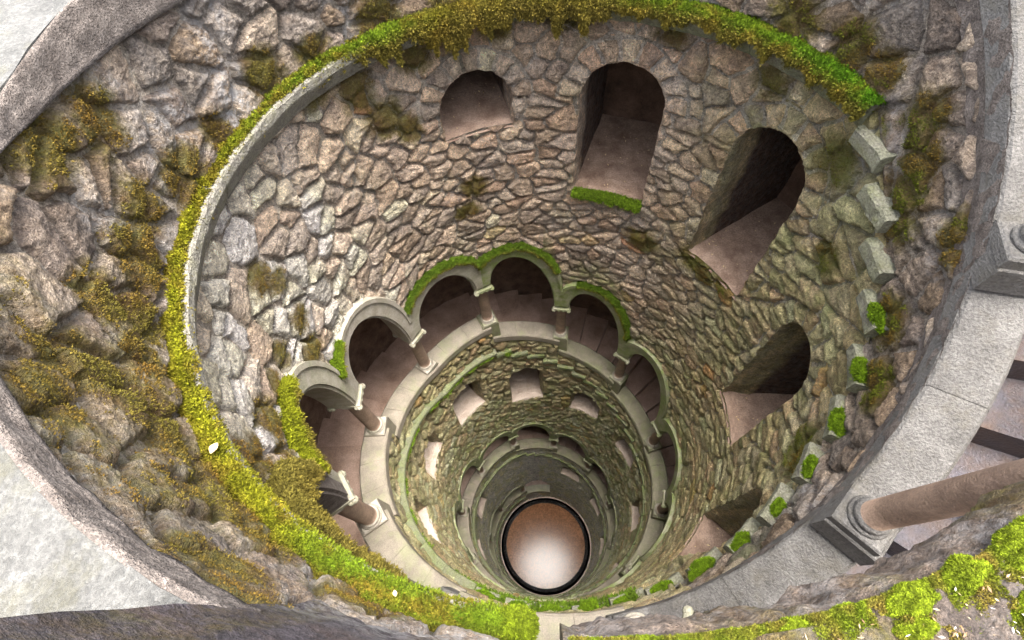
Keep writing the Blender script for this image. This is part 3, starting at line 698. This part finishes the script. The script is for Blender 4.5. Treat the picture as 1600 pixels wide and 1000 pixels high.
# ------------------------------------------------------------------ niches
nlab = ['shallow arched niche at the top of the wall, its back in black shadow', 'tall arched niche with moss along its front sill, right of the top centre',
        'tallest arched niche at the upper right with streaked brown back', 'slanting arched niche at the right side of the wall', 'lowest niche of the first turn, at the lower right by the moss cushions',
        'niche hidden low on the near side of the first turn', 'niche under the mossy foreground ledge, rust stained sill', 'pale niche low on the left of the middle turn', 'pale niche on the left of the middle turn',
        'pale niche on the upper left of the middle turn', 'square-headed pale niche at the top of the middle turn', 'pale niche just right of the top of the middle turn', 'dark narrow niche at the right of the middle turn']
for k, (tc, za, zb, hw) in enumerate(NL):
    zs = za - hw
    er = np.array([math.cos(tc), -math.sin(tc), 0]); et = np.array([-math.sin(tc), -math.cos(tc), 0])   # et = +theta direction
    nseg = 22
    if zs > zb: ang = np.linspace(0, np.pi, 19); a0 = 0
    else: a0 = math.asin(min(.95, (zb - zs) / hw)); ang = np.linspace(a0, np.pi - a0, 19)
    pts = [(hw * math.cos(q), zs + hw * math.sin(q)) for q in ang]
    if zs > zb:
        nvert = max(3, int((zs - zb) / .05)); vz = np.linspace(zb, zs, nvert)[:-1]
        pts = [(hw, z) for z in vz] + pts + [(-hw, z) for z in vz[::-1]]
    pts = np.array(pts)
    depth = .62 if k < 5 else .60
    dl = np.concatenate([[0], np.linspace(.008, .14, 8), np.linspace(.18, depth, 6)])
    front_r = RW - .006
    rings = []
    for q, d in enumerate(dl):
        sx = pts[:, 0]; wob = 0 if q == 0 else 1
        dn = (fbm(pts[:, 0] * 9 + pts[:, 1] * 14, np.full(len(pts), d * 12), 3, k + 80) * .018 + .014 * ridge(pts[:, 1] * 16 + pts[:, 0] * 9, np.full(len(pts), d * 5), 2, k + 90)) * min(1, q / 2) * (1.0 if d < .2 else .45)
        cx, cz = 0, zs
        nx, nz2 = pts[:, 0], np.maximum(pts[:, 1] - zs, 0); ln = np.hypot(nx, nz2) + 1e-6
        px = sx - nx / ln * (dn - .004 * wob); pz = pts[:, 1] - nz2 / ln * dn
        # follow the cylinder at the front, straighten to a flat box behind
        ang_ = tc + sx / RW; curved = cyl(ang_, front_r, 0)
        base = curved + er[None] * d
        base = base + et[None] * (px - sx)[:, None]; base[:, 2] = pz
        rings.append(base)
    rings = np.array(rings); n, m = rings.shape[:2]
    lab = nlab[k] if k < len(nlab) else 'small dark niche in the deep part of the well' 
    if k >= len(nlab): lab = ['deep niche on the lower right of the middle turn', 'deep niche low at the right, close to the floor side', 'niche on the near side of the deep wall, seen edge-on', 'niche on the near left of the deep wall', 'niche on the left of the lowest turn', 'niche at the upper left of the lowest turn', 'wide flat niche to the upper right of the round floor', 'dark niche right of the round floor', 'dark niche at lower right of the round floor'][(k - len(nlab)) % 9]
    px_, py_, pz_ = project((er * 1.0 + np.array([0, 0, zb]))[None])
    t = thing('wall_niche', lab, 'niche', er * RW + np.array([0, 0, zb]), 'arched niches in the shaft wall')
    P_ = rings.reshape(-1, 3)
    thp = np.full(n * m, tc); g1 = np.repeat(dl, m) < .15
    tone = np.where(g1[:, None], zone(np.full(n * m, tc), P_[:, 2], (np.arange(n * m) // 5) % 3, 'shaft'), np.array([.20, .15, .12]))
    tone = np.where((np.repeat(dl, m) < .17)[:, None], tone, np.array([.14, .085, .06]))  # inner reveal darkened too, shade of the recess put into the colour
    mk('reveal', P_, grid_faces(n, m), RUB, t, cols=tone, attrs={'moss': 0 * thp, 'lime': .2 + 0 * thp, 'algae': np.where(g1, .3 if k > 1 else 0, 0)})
    last = rings[-1] + er * -.002; c = last.mean(0)
    V = np.concatenate([last, [c]]); f = np.array([[j, j + 1, m] for j in range(m - 1)] + [[m - 1, 0, m]])
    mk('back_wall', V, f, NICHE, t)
    # sill slab
    gx = np.linspace(-1, 1, 14); gd = np.linspace(-.004, depth + .02, 16)
    X, Dd = np.meshgrid(gx, gd, indexing='ij'); w_ = (hw if zs > zb else hw * math.cos(a0)) + .01
    Bs = cyl(tc + X * w_ / RW, front_r, 0) + er * Dd[..., None]
    Bs[..., 2] = zb + .004 + .012 * Dd + .004 * fbm(X * 3, Dd * 12, 3, k) - .012 * (Dd < 0)
    mk('sill', Bs, grid_faces(14, 16), SILL if k < 5 else SILL2, t)

# ------------------------------------------------------------------ floor, drain, ground
a = np.linspace(0, 2 * np.pi, 96, endpoint=False)
rr = np.linspace(.02, .815, 30)
Ag, Rg = np.meshgrid(a, rr, indexing='ij')
V = np.concatenate([cyl(Ag, Rg, FLOOR_Z + .0004 * fbm(Rg * np.cos(Ag) * 4, Rg * np.sin(Ag) * 4, 3, 3) * sstep(0, .1, Rg)).reshape(-1, 3), [[0, 0, FLOOR_Z]]])
f = grid_faces(96, 30, True); cf = np.array([[((j + 1) % 96) * 30, j * 30, 96 * 30] for j in range(96)])
fo = mk('floor', V, [f, cf], FLOOR); fo['kind'] = 'structure'; fo['label'] = 'round wet brown stone floor at the bottom of the well'
Ag, k_ = np.meshgrid(np.linspace(0, 2 * np.pi, 240, endpoint=False), np.arange(9), indexing='ij')
pr = np.array([(.815, -.02), (.817, .03), (.828, .04), (.838, .02), (.846, .008), (.855, .03), (.868, .045), (.878, .03), (.882, -.03)])
dr = tag(mk('drain_kerb', cyl(Ag, pr[k_, 0] + .007 * perlin(Ag * 14, k_ * 1.7, 4), FLOOR_Z + pr[k_, 1] + .008 * perlin(Ag * 20, k_ * 2.1, 5)), grid_faces(240, 9, True), BLACK), 'wet black stone kerb ring round the floor', 'kerb')
Ag, Rg = np.meshgrid(a, np.array([.93, 1.2, 1.7]), indexing='ij')
lf = mk('lower_floor', cyl(Ag, Rg, FLOOR_Z - .02), grid_faces(96, 3, True), STEP); lf['kind'] = 'structure'

gr_r = np.array([1.25, 1.4, 1.62, 1.66, 3, 8, 40])
tg = np.linspace(-math.radians(262), -math.radians(15), 120)
Tg, Rg = np.meshgrid(tg, gr_r, indexing='ij')
g = mk('ground', cyl(Tg, Rg, -.60 + .01 * fbm(Tg * 6 * Rg, Rg * 5, 3, 5) + 0 * Rg), grid_faces(120, 7), EARTH); g['kind'] = 'structure'
tg = np.linspace(-math.radians(15), math.radians(98), 60); Tg, Rg = np.meshgrid(tg, np.array([1.6, 1.66, 3, 8, 40]), indexing='ij')
g = mk('terrace_ground', cyl(Tg, Rg, -.60), grid_faces(60, 5), EARTH); g['kind'] = 'structure'
pv = thing('terrace_paving', 'pale flagstones beyond the top coping', 'paving', kind='structure')
for k in range(16):
    a_, b_ = -math.radians(262) + k * .27, -math.radians(262) + (k + 1) * .27 - .006
    if b_ > -math.radians(16): break
    for r_a, r_b in ((1.31, 1.62), (1.63, 2.1)):
        V, F = arc_block(a_, b_, [(r_a, 0), (r_b, 0), (r_b, -.08), (r_a, -.08)], -.54 + random.uniform(-.003, .003), -.54, 5, .002, k)
        mk('flagstone', V, F, PAVE, pv, smooth=False)
# retaining wall behind the upper stair
Tg, Zg = np.meshgrid(np.linspace(TH[0] - .6, TH[3], 60), np.linspace(-2.6, -.55, 10), indexing='ij')
mk('upper_outer_wall', cyl(Tg, 1.635 + .015 * fbm(Tg * 10, Zg * 10, 3, 8), Zg), grid_faces(60, 10), VAULT, gal)

# ------------------------------------------------------------------ foreground ledge (near side of the ring) and pier
def rock_block(parent, name, th0, th1, r0_, r1_, z0, z1, nt=60, nr=40, amp=.012, mat=None, seed=0, moss=.3, col=(.3, .28, .29), lime=.5):
    """top surface plus inner face and ends as one displaced sheet"""
    tt = np.linspace(th0, th1, nt)
    prr = np.concatenate([np.full(10, r0_), np.linspace(r0_, r1_, nr)[1:], np.full(4, r1_)])
    pzz = np.concatenate([np.linspace(z0, z1, 10), np.full(nr - 1, z1), np.linspace(z1, z0, 4)])
    rd = np.exp(-np.abs(np.arange(len(prr)) - 9.5) / 1.2) * .012
    Tg, Rg = np.meshgrid(tt, prr, indexing='ij'); Zg = np.broadcast_to(pzz, Tg.shape)
    n1 = fbm(Tg * 14 + Zg * 9, Rg * 14 + Zg * 11, 5, seed) * amp * 1.6 + ridge(Tg * 18, Rg * 18 + Zg * 9, 3, seed + 5) * amp * .5
    face = (Zg < z1 - 1e-6)
    Z2 = Zg + np.where(face, 0, n1) - rd; R2 = Rg - np.where(face, n1, 0) + rd
    V = cyl(Tg, R2, Z2)
    # close the ends
    for e_ in (0, -1):
        pass
    mo = np.clip(moss + fbm(Tg * 8, Rg * 8, 3, seed + 9), 0, 1); li = np.clip(lime + fbm(Tg * 5, Rg * 9 + Zg * 5, 3, seed + 2), 0, 1)
    tn = np.array(col) * (.8 + .5 * np.clip(fbm(Tg * 20, Rg * 20 + Zg * 20, 3, seed + 7), -.5, 1))[..., None]
    N = V.shape[1]; f = grid_faces(nt, N)
    e0 = np.arange(N)[::-1][None]; e1 = (np.arange(N) + (nt - 1) * N)[None]
    return mk(name, V, [f, e0, e1], mat or RUB, parent, cols=tn.reshape(-1, 3), attrs={'moss': mo, 'lime': li, 'algae': 0 * mo})
fgd = thing('foreground_ledge', 'near rim of weathered grey stone with moss cushions, bottom right', 'ledge')
rock_block(fgd, 'ledge_top', math.radians(58), math.radians(92.3), .916, 1.36, -.62, -.505, 190, 130, .012, seed=21, moss=.34, lime=.25, col=(.20, .165, .14))
pier = thing('stone_pier', 'dark purple-grey stone block at the bottom left corner', 'pier')
rock_block(pier, 'block', -math.radians(262), -math.radians(250.2), .952, 1.70, -.64, -.20, 70, 50, .006, seed=31, moss=.02, col=(.10, .09, .11), lime=.12)

# ------------------------------------------------------------------ moss
def tufts(P, N, size, col, seed=0, blades=3):
    r = np.random.default_rng(seed); n = len(P); size = size * np.clip(np.linalg.norm(P - CAM, axis=1) / 1.15, .42, 1.1)
    P = np.repeat(P, blades, 0); N = np.repeat(N, blades, 0); c = np.repeat(col, blades, 0); s = np.repeat(size, blades) * r.uniform(.6, 1.3, n * blades)
    d = N + r.normal(0, .55, (n * blades, 3)); d /= np.linalg.norm(d, axis=1)[:, None]
    sd_ = np.cross(d, r.normal(0, 1, (n * blades, 3))); sd_ /= np.linalg.norm(sd_, axis=1)[:, None] + 1e-9
    off = r.normal(0, .35, (n * blades, 3)) * s[:, None]
    b = P + off - N * s[:, None] * .2
    V = np.stack([b - sd_ * s[:, None] * .30, b + sd_ * s[:, None] * .30, b + d * s[:, None]], 1).reshape(-1, 3)
    c = c * r.uniform(.7, 1.3, (n * blades, 1))
    return V, np.arange(len(V)).reshape(-1, 3), np.repeat(c, 3, 0)
BR = np.array([.125, .19, .008]); YE = np.array([.22, .20, .008]); OL = np.array([.14, .115, .02]); GO = np.array([.19, .11, .02]); DG = np.array([.07, .12, .010]); NEON = np.array([.09, .22, .006])
def moss_strip(name, label, th, z, nrm_up, thick, hang, colf, gate, ntuft, seed, rin=.970, rout=.934, tsize=.012, cat='moss', jit=.0035):
    """th, z path; nrm_up (n,2): in-surface normal (ds, dz); thick/hang arrays"""
    n = len(th); m = 12
    v = np.linspace(0, 1, m)
    ro = np.broadcast_to(np.asarray(rout, float).reshape(-1, 1), (n, 1)); w1 = np.interp(v, [0, .35, .6, .72, 1], [0, .42, .93, 1.08, 1.0])[None]; rr = rin + (ro - rin) * w1
    Tg, Vg = np.meshgrid(np.arange(n), v, indexing='ij')
    th_, z_ = th[:, None], z[:, None]
    lump = fbm(th_ * 14, Vg * 2 + z_ * 14, 3, seed) * .8 + perlin(th_ * 45, Vg * 5 + z_ * 45, seed + 1) * .5
    off = np.where(Vg < .6, thick[:, None] * np.sin(np.clip(Vg / .6, 0, 1) * np.pi * .62 + .35) * (1 + .8 * lump), 0)
    edge_off = thick[:, None] * math.sin(np.pi * .62 + .35) * (1 + .8 * lump)
    off = np.where(Vg >= .6, edge_off - (Vg - .6) / .4 * (hang[:, None] * (1 + .9 * lump) + .01), off)
    r_ = rr - lump * .010 * (Vg > .3) - .25 * thick[:, None] * (Vg > .5) * (Vg < .95)
    V = cyl(th_ + nrm_up[:, 0:1] * off / RW, r_, z_ + nrm_up[:, 1:2] * off)
    col = colf(th_ + 0 * Vg, Vg, lump)
    F = grid_faces(n, m); gt = (gate[:, None] + .0 * Vg).ravel(); keep = gt[F].mean(1) > 0
    F = F[keep]
    if not len(F): return
    # normals by faces
    Pf = V.reshape(-1, 3); e1 = Pf[F[:, 2]] - Pf[F[:, 0]]; e2 = Pf[F[:, 3]] - Pf[F[:, 1]]; nr = np.cross(e1, e2); ar = np.linalg.norm(nr, axis=1); nr /= ar[:, None] + 1e-12
    fc = Pf[F].mean(1); inward = -fc * [1, 1, 0] + [0, 0, .8]
    nr *= np.sign((nr * inward).sum(1))[:, None]
    r = np.random.default_rng(seed); pk = r.choice(len(F), ntuft, p=ar / ar.sum())
    w = r.dirichlet([1, 1, 1, 1], ntuft); P = (Pf[F[pk]] * w[..., None]).sum(1)
    cc = col.reshape(-1, 3)[F[pk, 0]]; P = P + r.normal(0, jit, P.shape)
    tv, tf, tc_ = tufts(P, nr[pk], np.full(ntuft, tsize), cc * .88, seed)
    A_ = np.concatenate([Pf, tv]); FF = [F, tf + len(Pf)]
    o = mk(name, A_, FF, MOSS, None, cols=np.concatenate([col.reshape(-1, 3) * .8, tc_]))
    tag(o, label, cat, kind='stuff'); return o

# 1. long strip on the uppermost ledge
n = 1400; th = np.linspace(tA + .02, -math.radians(17.5), n); ph = -np.degrees(th)
up = np.tile([0., 1.], (n, 1))
hang = np.interp(ph, [15, 25, 50, 70, 85, 100, 118, 130, 150, 190, 205, 220, 240, 262, 285], [.024, .03, .034, .045, .075, .085, .075, .035, .026, .020, .030, .03, .03, .035, .035])
hang = hang * (1 + .9 * perlin(th * 20, th * 0, 71) + .6 * perlin(th * 50, th * 0, 70)); thick = np.interp(ph, [60, 125, 140, 195, 215, 240], [.008, .008, .010, .010, .010, .010]) + .004 * perlin(th * 12, th * 0, 72)
def col1(t, v, l):
    p = -np.degrees(t); a = sstep(15, 50, p)[..., None]; b = (sstep(68, 80, p) * (1 - sstep(112, 125, p)))[..., None]
    c = NEON * (1 - a) + BR * a; bt = np.clip(fbm(t * 9, v * 2, 3, 95) + .25, 0, 1)[..., None]; c = c * (1 - b) + (OL * 1.3 * (1 - bt) + YE * .75 * bt) * b
    y = (sstep(150, 175, p) * (1 - sstep(232, 245, p)))[..., None]; c = c * (1 - .75 * y) + YE * .75 * y
    g = np.clip((.45 - v[..., None]) * 1.4, 0, .7) * (p[..., None] > 130); c = c * (1 - g) + GO * g
    dn = np.clip((v[..., None] - .52) * 4, 0, .9) * (1 - .75 * sstep(200, 225, p))[..., None]; c = c * (1 - dn) + (OL * .8 + GO * .25) * dn
    og = np.clip(fbm(t * 11, v * 3, 4, 96) * 1.8 + .02, 0, .85)[..., None]; c = c * (1 - og) + (GO * .7 + YE * .3) * og
    return c * (.95 + .6 * l[..., None])
moss_strip('moss_ledge_strip', 'long band of bright yellow-green moss along the level uppermost ledge', th, np.full(n, -.925), up, thick, hang, col1, np.where((ph > 128) & (ph < 205), fbm(th * 12, th * 0, 3, 97) + .38, 1), 110000, 1, tsize=.0062, rout=np.interp(ph, [15, 60, 125, 140, 195, 212, 240, 285], [.912, .908, .912, .936, .938, .930, .928, .926])[:, None])
th_e = -math.radians(263.6)
# 2. arch tops
for i, (lab, s0, s1, cc, tk) in {3: ('brown-green moss over the low left arch', .05, .95, OL, .014), 4: ('bright moss curling over the left arch', .0, .62, YE * .6 + BR * .4, .012), 5: ('short bright moss curl on the left end of the bare grey arch', .0, .38, BR, .016),
                                6: ('dark green moss on the arch left of the topmost column', .1, .98, DG * .6 + BR * .35, .014), 7: ('dark green moss on the topmost arch', .02, .85, DG * .6 + BR * .35, .012),
                                8: ('thin green moss on the upper right arch', .35, .95, DG * .7 + BR * .3, .009)}.items():
    It, Iz, Et, Ez = arch(i, 30); s = np.linspace(0, 1, len(Et)); k = (s >= s0) & (s <= s1)
    t_ = np.interp(np.linspace(s0, s1, 160), s, Et); z_ = np.interp(np.linspace(s0, s1, 160), s, Ez)
    dt = np.gradient(t_) * RW; dz = np.gradient(z_); L = np.hypot(dt, dz); nu_ = np.stack([-dz / L, dt / L], 1)
    env = np.sin(np.linspace(.12, 1, 160) * np.pi * .93) ** .5
    f = lambda t, v, l, cc=cc: (cc * (1 - np.clip(v[..., None] * 4 - 2.6, 0, .9)) + (OL * .8 + GO * .2) * np.clip(v[..., None] * 4 - 2.6, 0, .9)) * (1 + .5 * l[..., None])
    moss_strip('moss_arch_strip', lab, t_, z_, nu_, tk * env, np.full(160, {3: .11, 4: .085}.get(i, .02)) * env * (1 + .6 * perlin(t_ * 20, z_ * 20, i)), f, np.ones(160), 9000, 50 + i, rin=.972, rout=.933, tsize=.0075)
# 3. second ledge
n = 700; th = np.linspace(1.25, 4.4, n); zz = zc(th) + STRING
f = lambda t, v, l: (DG * .7 + BR * .35) * (1 + .5 * l[..., None])
moss_strip('moss_ledge_strip', 'patchy dark green moss along the second ledge, lower left', th, zz + .003, np.tile([0., 1.], (n, 1)), np.full(n, .014), np.full(n, .03), f, perlin(th * 7, th * 0, 6) + .12 + .5 * (th < 2.1), 9000, 33, rin=.974, rout=.936, tsize=.012)

# cushions: dome on a flat or tilted base
def cushion(name, label, c, n_, sx, sy, ex, ey, h_, col, nt_, seed, tsize, group=None, own='cushion'):
    nu, nv = 28, 12
    u = np.linspace(0, 2 * np.pi, nu, endpoint=False); v = np.linspace(.001, 1, nv); U_, V_ = np.meshgrid(u, v, indexing='ij')
    lump = fbm(np.cos(U_) * V_ * 2.2 + seed, np.sin(U_) * V_ * 2.2, 4, seed)
    rad = V_ * (1 + .25 * perlin(np.cos(U_) * 1.3 + seed, np.sin(U_) * 1.3, seed + 2))
    hh = h_ * (np.sqrt(np.clip(1 - V_ ** 2.4, 0, 1)) * (1 + .55 * lump) - .15)
    P = np.array(c) + ex * (rad * np.cos(U_) * sx)[..., None] + ey * (rad * np.sin(U_) * sy)[..., None] + n_ * hh[..., None]
    F = grid_faces(nu, nv, True); Pf = P.reshape(-1, 3)
    cc = np.broadcast_to(col, P.shape) * (1 + .7 * lump[..., None]); cf = cc.reshape(-1, 3)
    r = np.random.default_rng(seed); e1 = Pf[F[:, 2]] - Pf[F[:, 0]]; e2 = Pf[F[:, 3]] - Pf[F[:, 1]]; nr = np.cross(e1, e2); ar = np.linalg.norm(nr, axis=1); nr /= ar[:, None] + 1e-12
    nr *= np.sign((nr * n_).sum(1) + 1e-9)[:, None]
    pk = r.choice(len(F), nt_, p=ar / ar.sum()); w = r.dirichlet([1, 1, 1, 1], nt_); Q = (Pf[F[pk]] * w[..., None]).sum(1)
    tv, tf, tc_ = tufts(Q, nr[pk], np.full(nt_, tsize), cf[F[pk, 0]] * 1.1, seed)
    o = mk(name, np.concatenate([Pf, tv]), [F, tf + len(Pf)], MOSS, None, cols=np.concatenate([cf * .8, tc_]), origin=c)
    return tag(o, label, 'moss cushion', group)
UPV = np.array([0, 0, 1.])
pos_words = ['topmost', 'second', 'third', 'fourth', 'fifth', 'sixth', 'seventh', 'eighth', 'ninth', 'tenth', 'eleventh', 'twelfth', 'thirteenth', 'fourteenth']
cn = 0
_er = np.array([math.cos(4.603), math.sin(4.603), 0]); _et = np.array([-math.sin(4.603), math.cos(4.603), 0])
cushion('moss_cushion', 'rounded yellow-green end of the moss band, at the bottom centre', _er * .940 + UPV * -.925, (UPV - _er * .4) / 1.08, .04, .03, _et, _er, .022, BR * .7 + YE * .2, 2600, 199, .0052)
for (i, k, a, b, z) in STEPPED:
    if i > 2 or (i == -1 and k < 3): continue
    tm = (a + b) / 2 + .02; er = np.array([math.cos(tm), -math.sin(tm), 0]); et = np.array([-math.sin(tm), -math.cos(tm), 0])
    if cn >= 14: break
    cushion('moss_cushion', '%s bright green moss cushion down the stepped ledge on the right' % pos_words[cn], er * .950 + UPV * (z + .0), (UPV - er * .35) / 1.06, .026 + .026 * random.random() + (.012 if i > 0 else 0), .014 + .012 * random.random(), et, er, .014 + .012 * random.random(),
            NEON * .5 + YE * .22, 1700, 200 + cn, .0052, 'moss cushions on the stepped ledge'); cn += 1
FGC = [(294.2, .931, .036, .019, .022), (290.0, .930, .024, .015, .018), (286.6, .931, .026, .013, .014), (283.0, .928, .020, .009, .010), (280.0, .927, .015, .008, .009), (276.2, .927, .022, .007, .007), (271.5, .926, .035, .007, .007), (292.3, .968, .026, .014, .013), (286.0, .950, .020, .008, .007)]
fl_lab = ['largest bright moss cushion at the right edge of the foreground ledge', 'rounded moss cushion next left of the largest one on the foreground ledge', 'broad moss cushion in the middle of the foreground ledge', 'smaller moss cushion left of the broad one on the foreground ledge',
          'low moss cushion near the middle left of the foreground ledge', 'flat moss cushion toward the left of the foreground ledge', 'leftmost thin moss patch of the foreground ledge', 'moss cushion in the bottom right corner', 'small yellowish moss clump at the bottom of the picture']
for k, (p_, r_, sx, sy, hh) in enumerate(FGC):
    t_ = -math.radians(p_); er = np.array([math.cos(t_), -math.sin(t_), 0]); et = np.array([-math.sin(t_), -math.cos(t_), 0])
    cushion('moss_cushion', fl_lab[k], er * r_ + UPV * -.507, (UPV - er * .3) / 1.04, sx, sy, et, er, hh, BR * .62 + YE * .2, 9000 if k < 3 or k == 7 else 4000, 300 + k, .0030, 'moss cushions on the foreground ledge')

# low moss creeping between the cushions
rq = np.random.default_rng(77); n = 90000; pa = rq.uniform(268, 301, n); ra = .920 + .20 * rq.uniform(0, 1, n) ** 2.2
mval = fbm(pa * .55, ra * 32, 3, 91) + .38 - (ra - .925) * 3.0; kk2 = mval > .12; pa, ra, mval = pa[kk2], ra[kk2], mval[kk2]
Pm = cyl(-np.radians(pa), ra, -.506 + .012 * fbm(-np.radians(pa) * 14, ra * 14, 5, 21) * 1.2 + .004 * np.clip(mval * 2, 0, 1.5))
cm = np.clip(.5 + 1.5 * fbm(pa * .8, ra * 40, 2, 92), 0, 1)[:, None]; cm = (BR * .6 + YE * .15) * cm + (OL * .9 + GO * .2) * (1 - cm)
tv, tf, tc_ = tufts(Pm, np.tile([0, 0, 1.], (len(Pm), 1)) - cyl(-np.radians(pa), .3, 0), np.full(len(Pm), .0036), cm, 93)
tag(mk('creeping_moss', tv, tf, MOSS, None, cols=tc_), 'low green and brown moss creeping between the cushions on the foreground ledge', 'moss', kind='stuff')
# dry litter on the foreground ledge
n = 900; pa = rq.uniform(268, 300, n); ra = rq.uniform(.93, 1.2, n)
Pm = cyl(-np.radians(pa), ra, -.500 + .012 * fbm(-np.radians(pa) * 14, ra * 14, 5, 21) * 1.4)
d1 = rq.normal(0, 1, (n, 3)); d1[:, 2] *= .25; d1 /= np.linalg.norm(d1, axis=1)[:, None]; d2 = np.cross(d1, [0, 0, 1.]) + rq.normal(0, .2, (n, 3))
sz = rq.uniform(.0012, .0036, n)[:, None]
Vv = np.stack([Pm - d1 * sz, Pm - d2 * sz * .3, Pm + d1 * sz, Pm + d2 * sz * .3], 1).reshape(-1, 3)
cl = np.repeat(np.array([[.32, .24, .15], [.22, .13, .07], [.42, .38, .34]])[rq.integers(0, 3, n)], 4, 0)
tag(mk('leaf_litter', Vv, np.arange(n * 4).reshape(-1, 4), MOSS, None, cols=cl), 'scattered dry leaf fragments on the foreground ledge', 'litter', kind='stuff')

# niche sill moss (second niche)
tc, za, zb, hw = NL[1]
th = np.linspace(tc - hw / RW, tc + hw / RW, 120)
f = lambda t, v, l: (BR * .7 + DG * .5) * (1 + .5 * l[..., None])
moss_strip('moss_sill_strip', 'green moss fringe along the front sill of the second niche', th, np.full(120, zb), np.tile([0., 1.], (120, 1)), np.full(120, .008), np.full(120, .03), f, np.ones(120), 3500, 44, rin=.985, rout=.95, tsize=.007)

# moss tufts on the stones
P = np.concatenate([f_[0] for f_ in FUZZ]); N = np.concatenate([f_[1] for f_ in FUZZ]); W = np.concatenate([f_[2] for f_ in FUZZ]); T_ = np.concatenate([f_[3] for f_ in FUZZ])
near = P[:, 2] > -2.6; P, N, W, T_ = P[near], N[near], W[near], T_[near]
nn_ = fbm(T_ * 30, P[:, 2] * 30, 3, 15); ok = (W + .9 * nn_) > .62; P, N, W, T_ = P[ok], N[ok], W[ok], T_[ok]
pk = rng.choice(len(P), min(len(P), 75000), replace=False)
P, N, W, T_ = P[pk], N[pk], W[pk], T_[pk]
mx = np.clip(.55 + 1.4 * fbm(T_ * 8, P[:, 2] * 8, 2, 16), 0, 1)[:, None]
cc = GO * (1 - mx) + OL * 1.15 * mx; rt = (1 - sstep(20, 60, -np.degrees(T_)))[:, None] * (mx > .5); cc = cc * (1 - .6 * rt) + (BR * .8) * .6 * rt
tv, tf, tc_ = tufts(P + N * .002, (N + [0, 0, .5]), np.full(len(P), .0042), cc * .9, 9)
tag(mk('wall_moss', tv, tf, MOSS, None, cols=tc_), 'brown and olive moss tufts growing in patches over the rubble', 'moss', kind='stuff')

# small litter
def leaf(label, p_, r_, z_, size, seed, name='fallen_leaf', mat=LEAF):
    t_ = -math.radians(p_); c = cyl(t_, r_, z_); r = np.random.default_rng(seed); e1 = r.normal(0, 1, 3); e1[2] *= .3; e1 /= np.linalg.norm(e1); e2 = np.cross(UPV, e1); e2 /= np.linalg.norm(e2)
    pts = []; m = 7
    for q in range(m):
        s = q / (m - 1); w = math.sin(math.pi * (s * .9 + .05)) * .38
        for k in (-1, 0, 1): pts.append(c + e1 * (s - .5) * size + e2 * k * w * size + UPV * (.18 * abs(k) * w + .08 * math.sin(s * 5)) * size)
    o = mk(name, pts, grid_faces(m, 3), mat, None, origin=c); tag(o, label, 'leaf')
acc = Acc(); rq = np.random.default_rng(8)
for q_ in range(5):
    tc, za, zb, hw = NL[q_]; er = np.array([math.cos(tc), -math.sin(tc), 0])
    for _ in range(26):
        d_ = rq.uniform(.03, .5); c = cyl(tc + rq.uniform(-.9, .9) * hw / RW, RW, zb + .012 + .012 * d_) + er * d_
        a1 = rq.uniform(0, 6.28); u1 = np.array([math.cos(a1), math.sin(a1), rq.uniform(-.2, .2)]); u2 = np.array([-math.sin(a1), math.cos(a1), rq.uniform(-.3, .3)]); z_ = rq.uniform(.004, .010)
        acc.add([c - u1 * z_, c - u2 * z_ * .4, c + u1 * z_, c + u2 * z_ * .4], np.array([[0, 1, 2, 3]]))
tag(acc.mk('leaf_litter', LEAF, None), 'dry leaf crumbs lying in the arched niches', 'litter', kind='stuff')
leaf('small pale fallen leaf lying on the yellow moss band at the left', 223.5, .935, -.897, .022, 1)
leaf('tiny yellow leaf on the moss band at lower left', 251.5, .935, -.900, .010, 2)
leaf('white fleck of leaf among the foreground moss cushions', 291.5, .945, -.470, .016, 3)
leaf('dry leaf on the shaded steps at the right', 329, 1.28, -1.92, .05, 4)
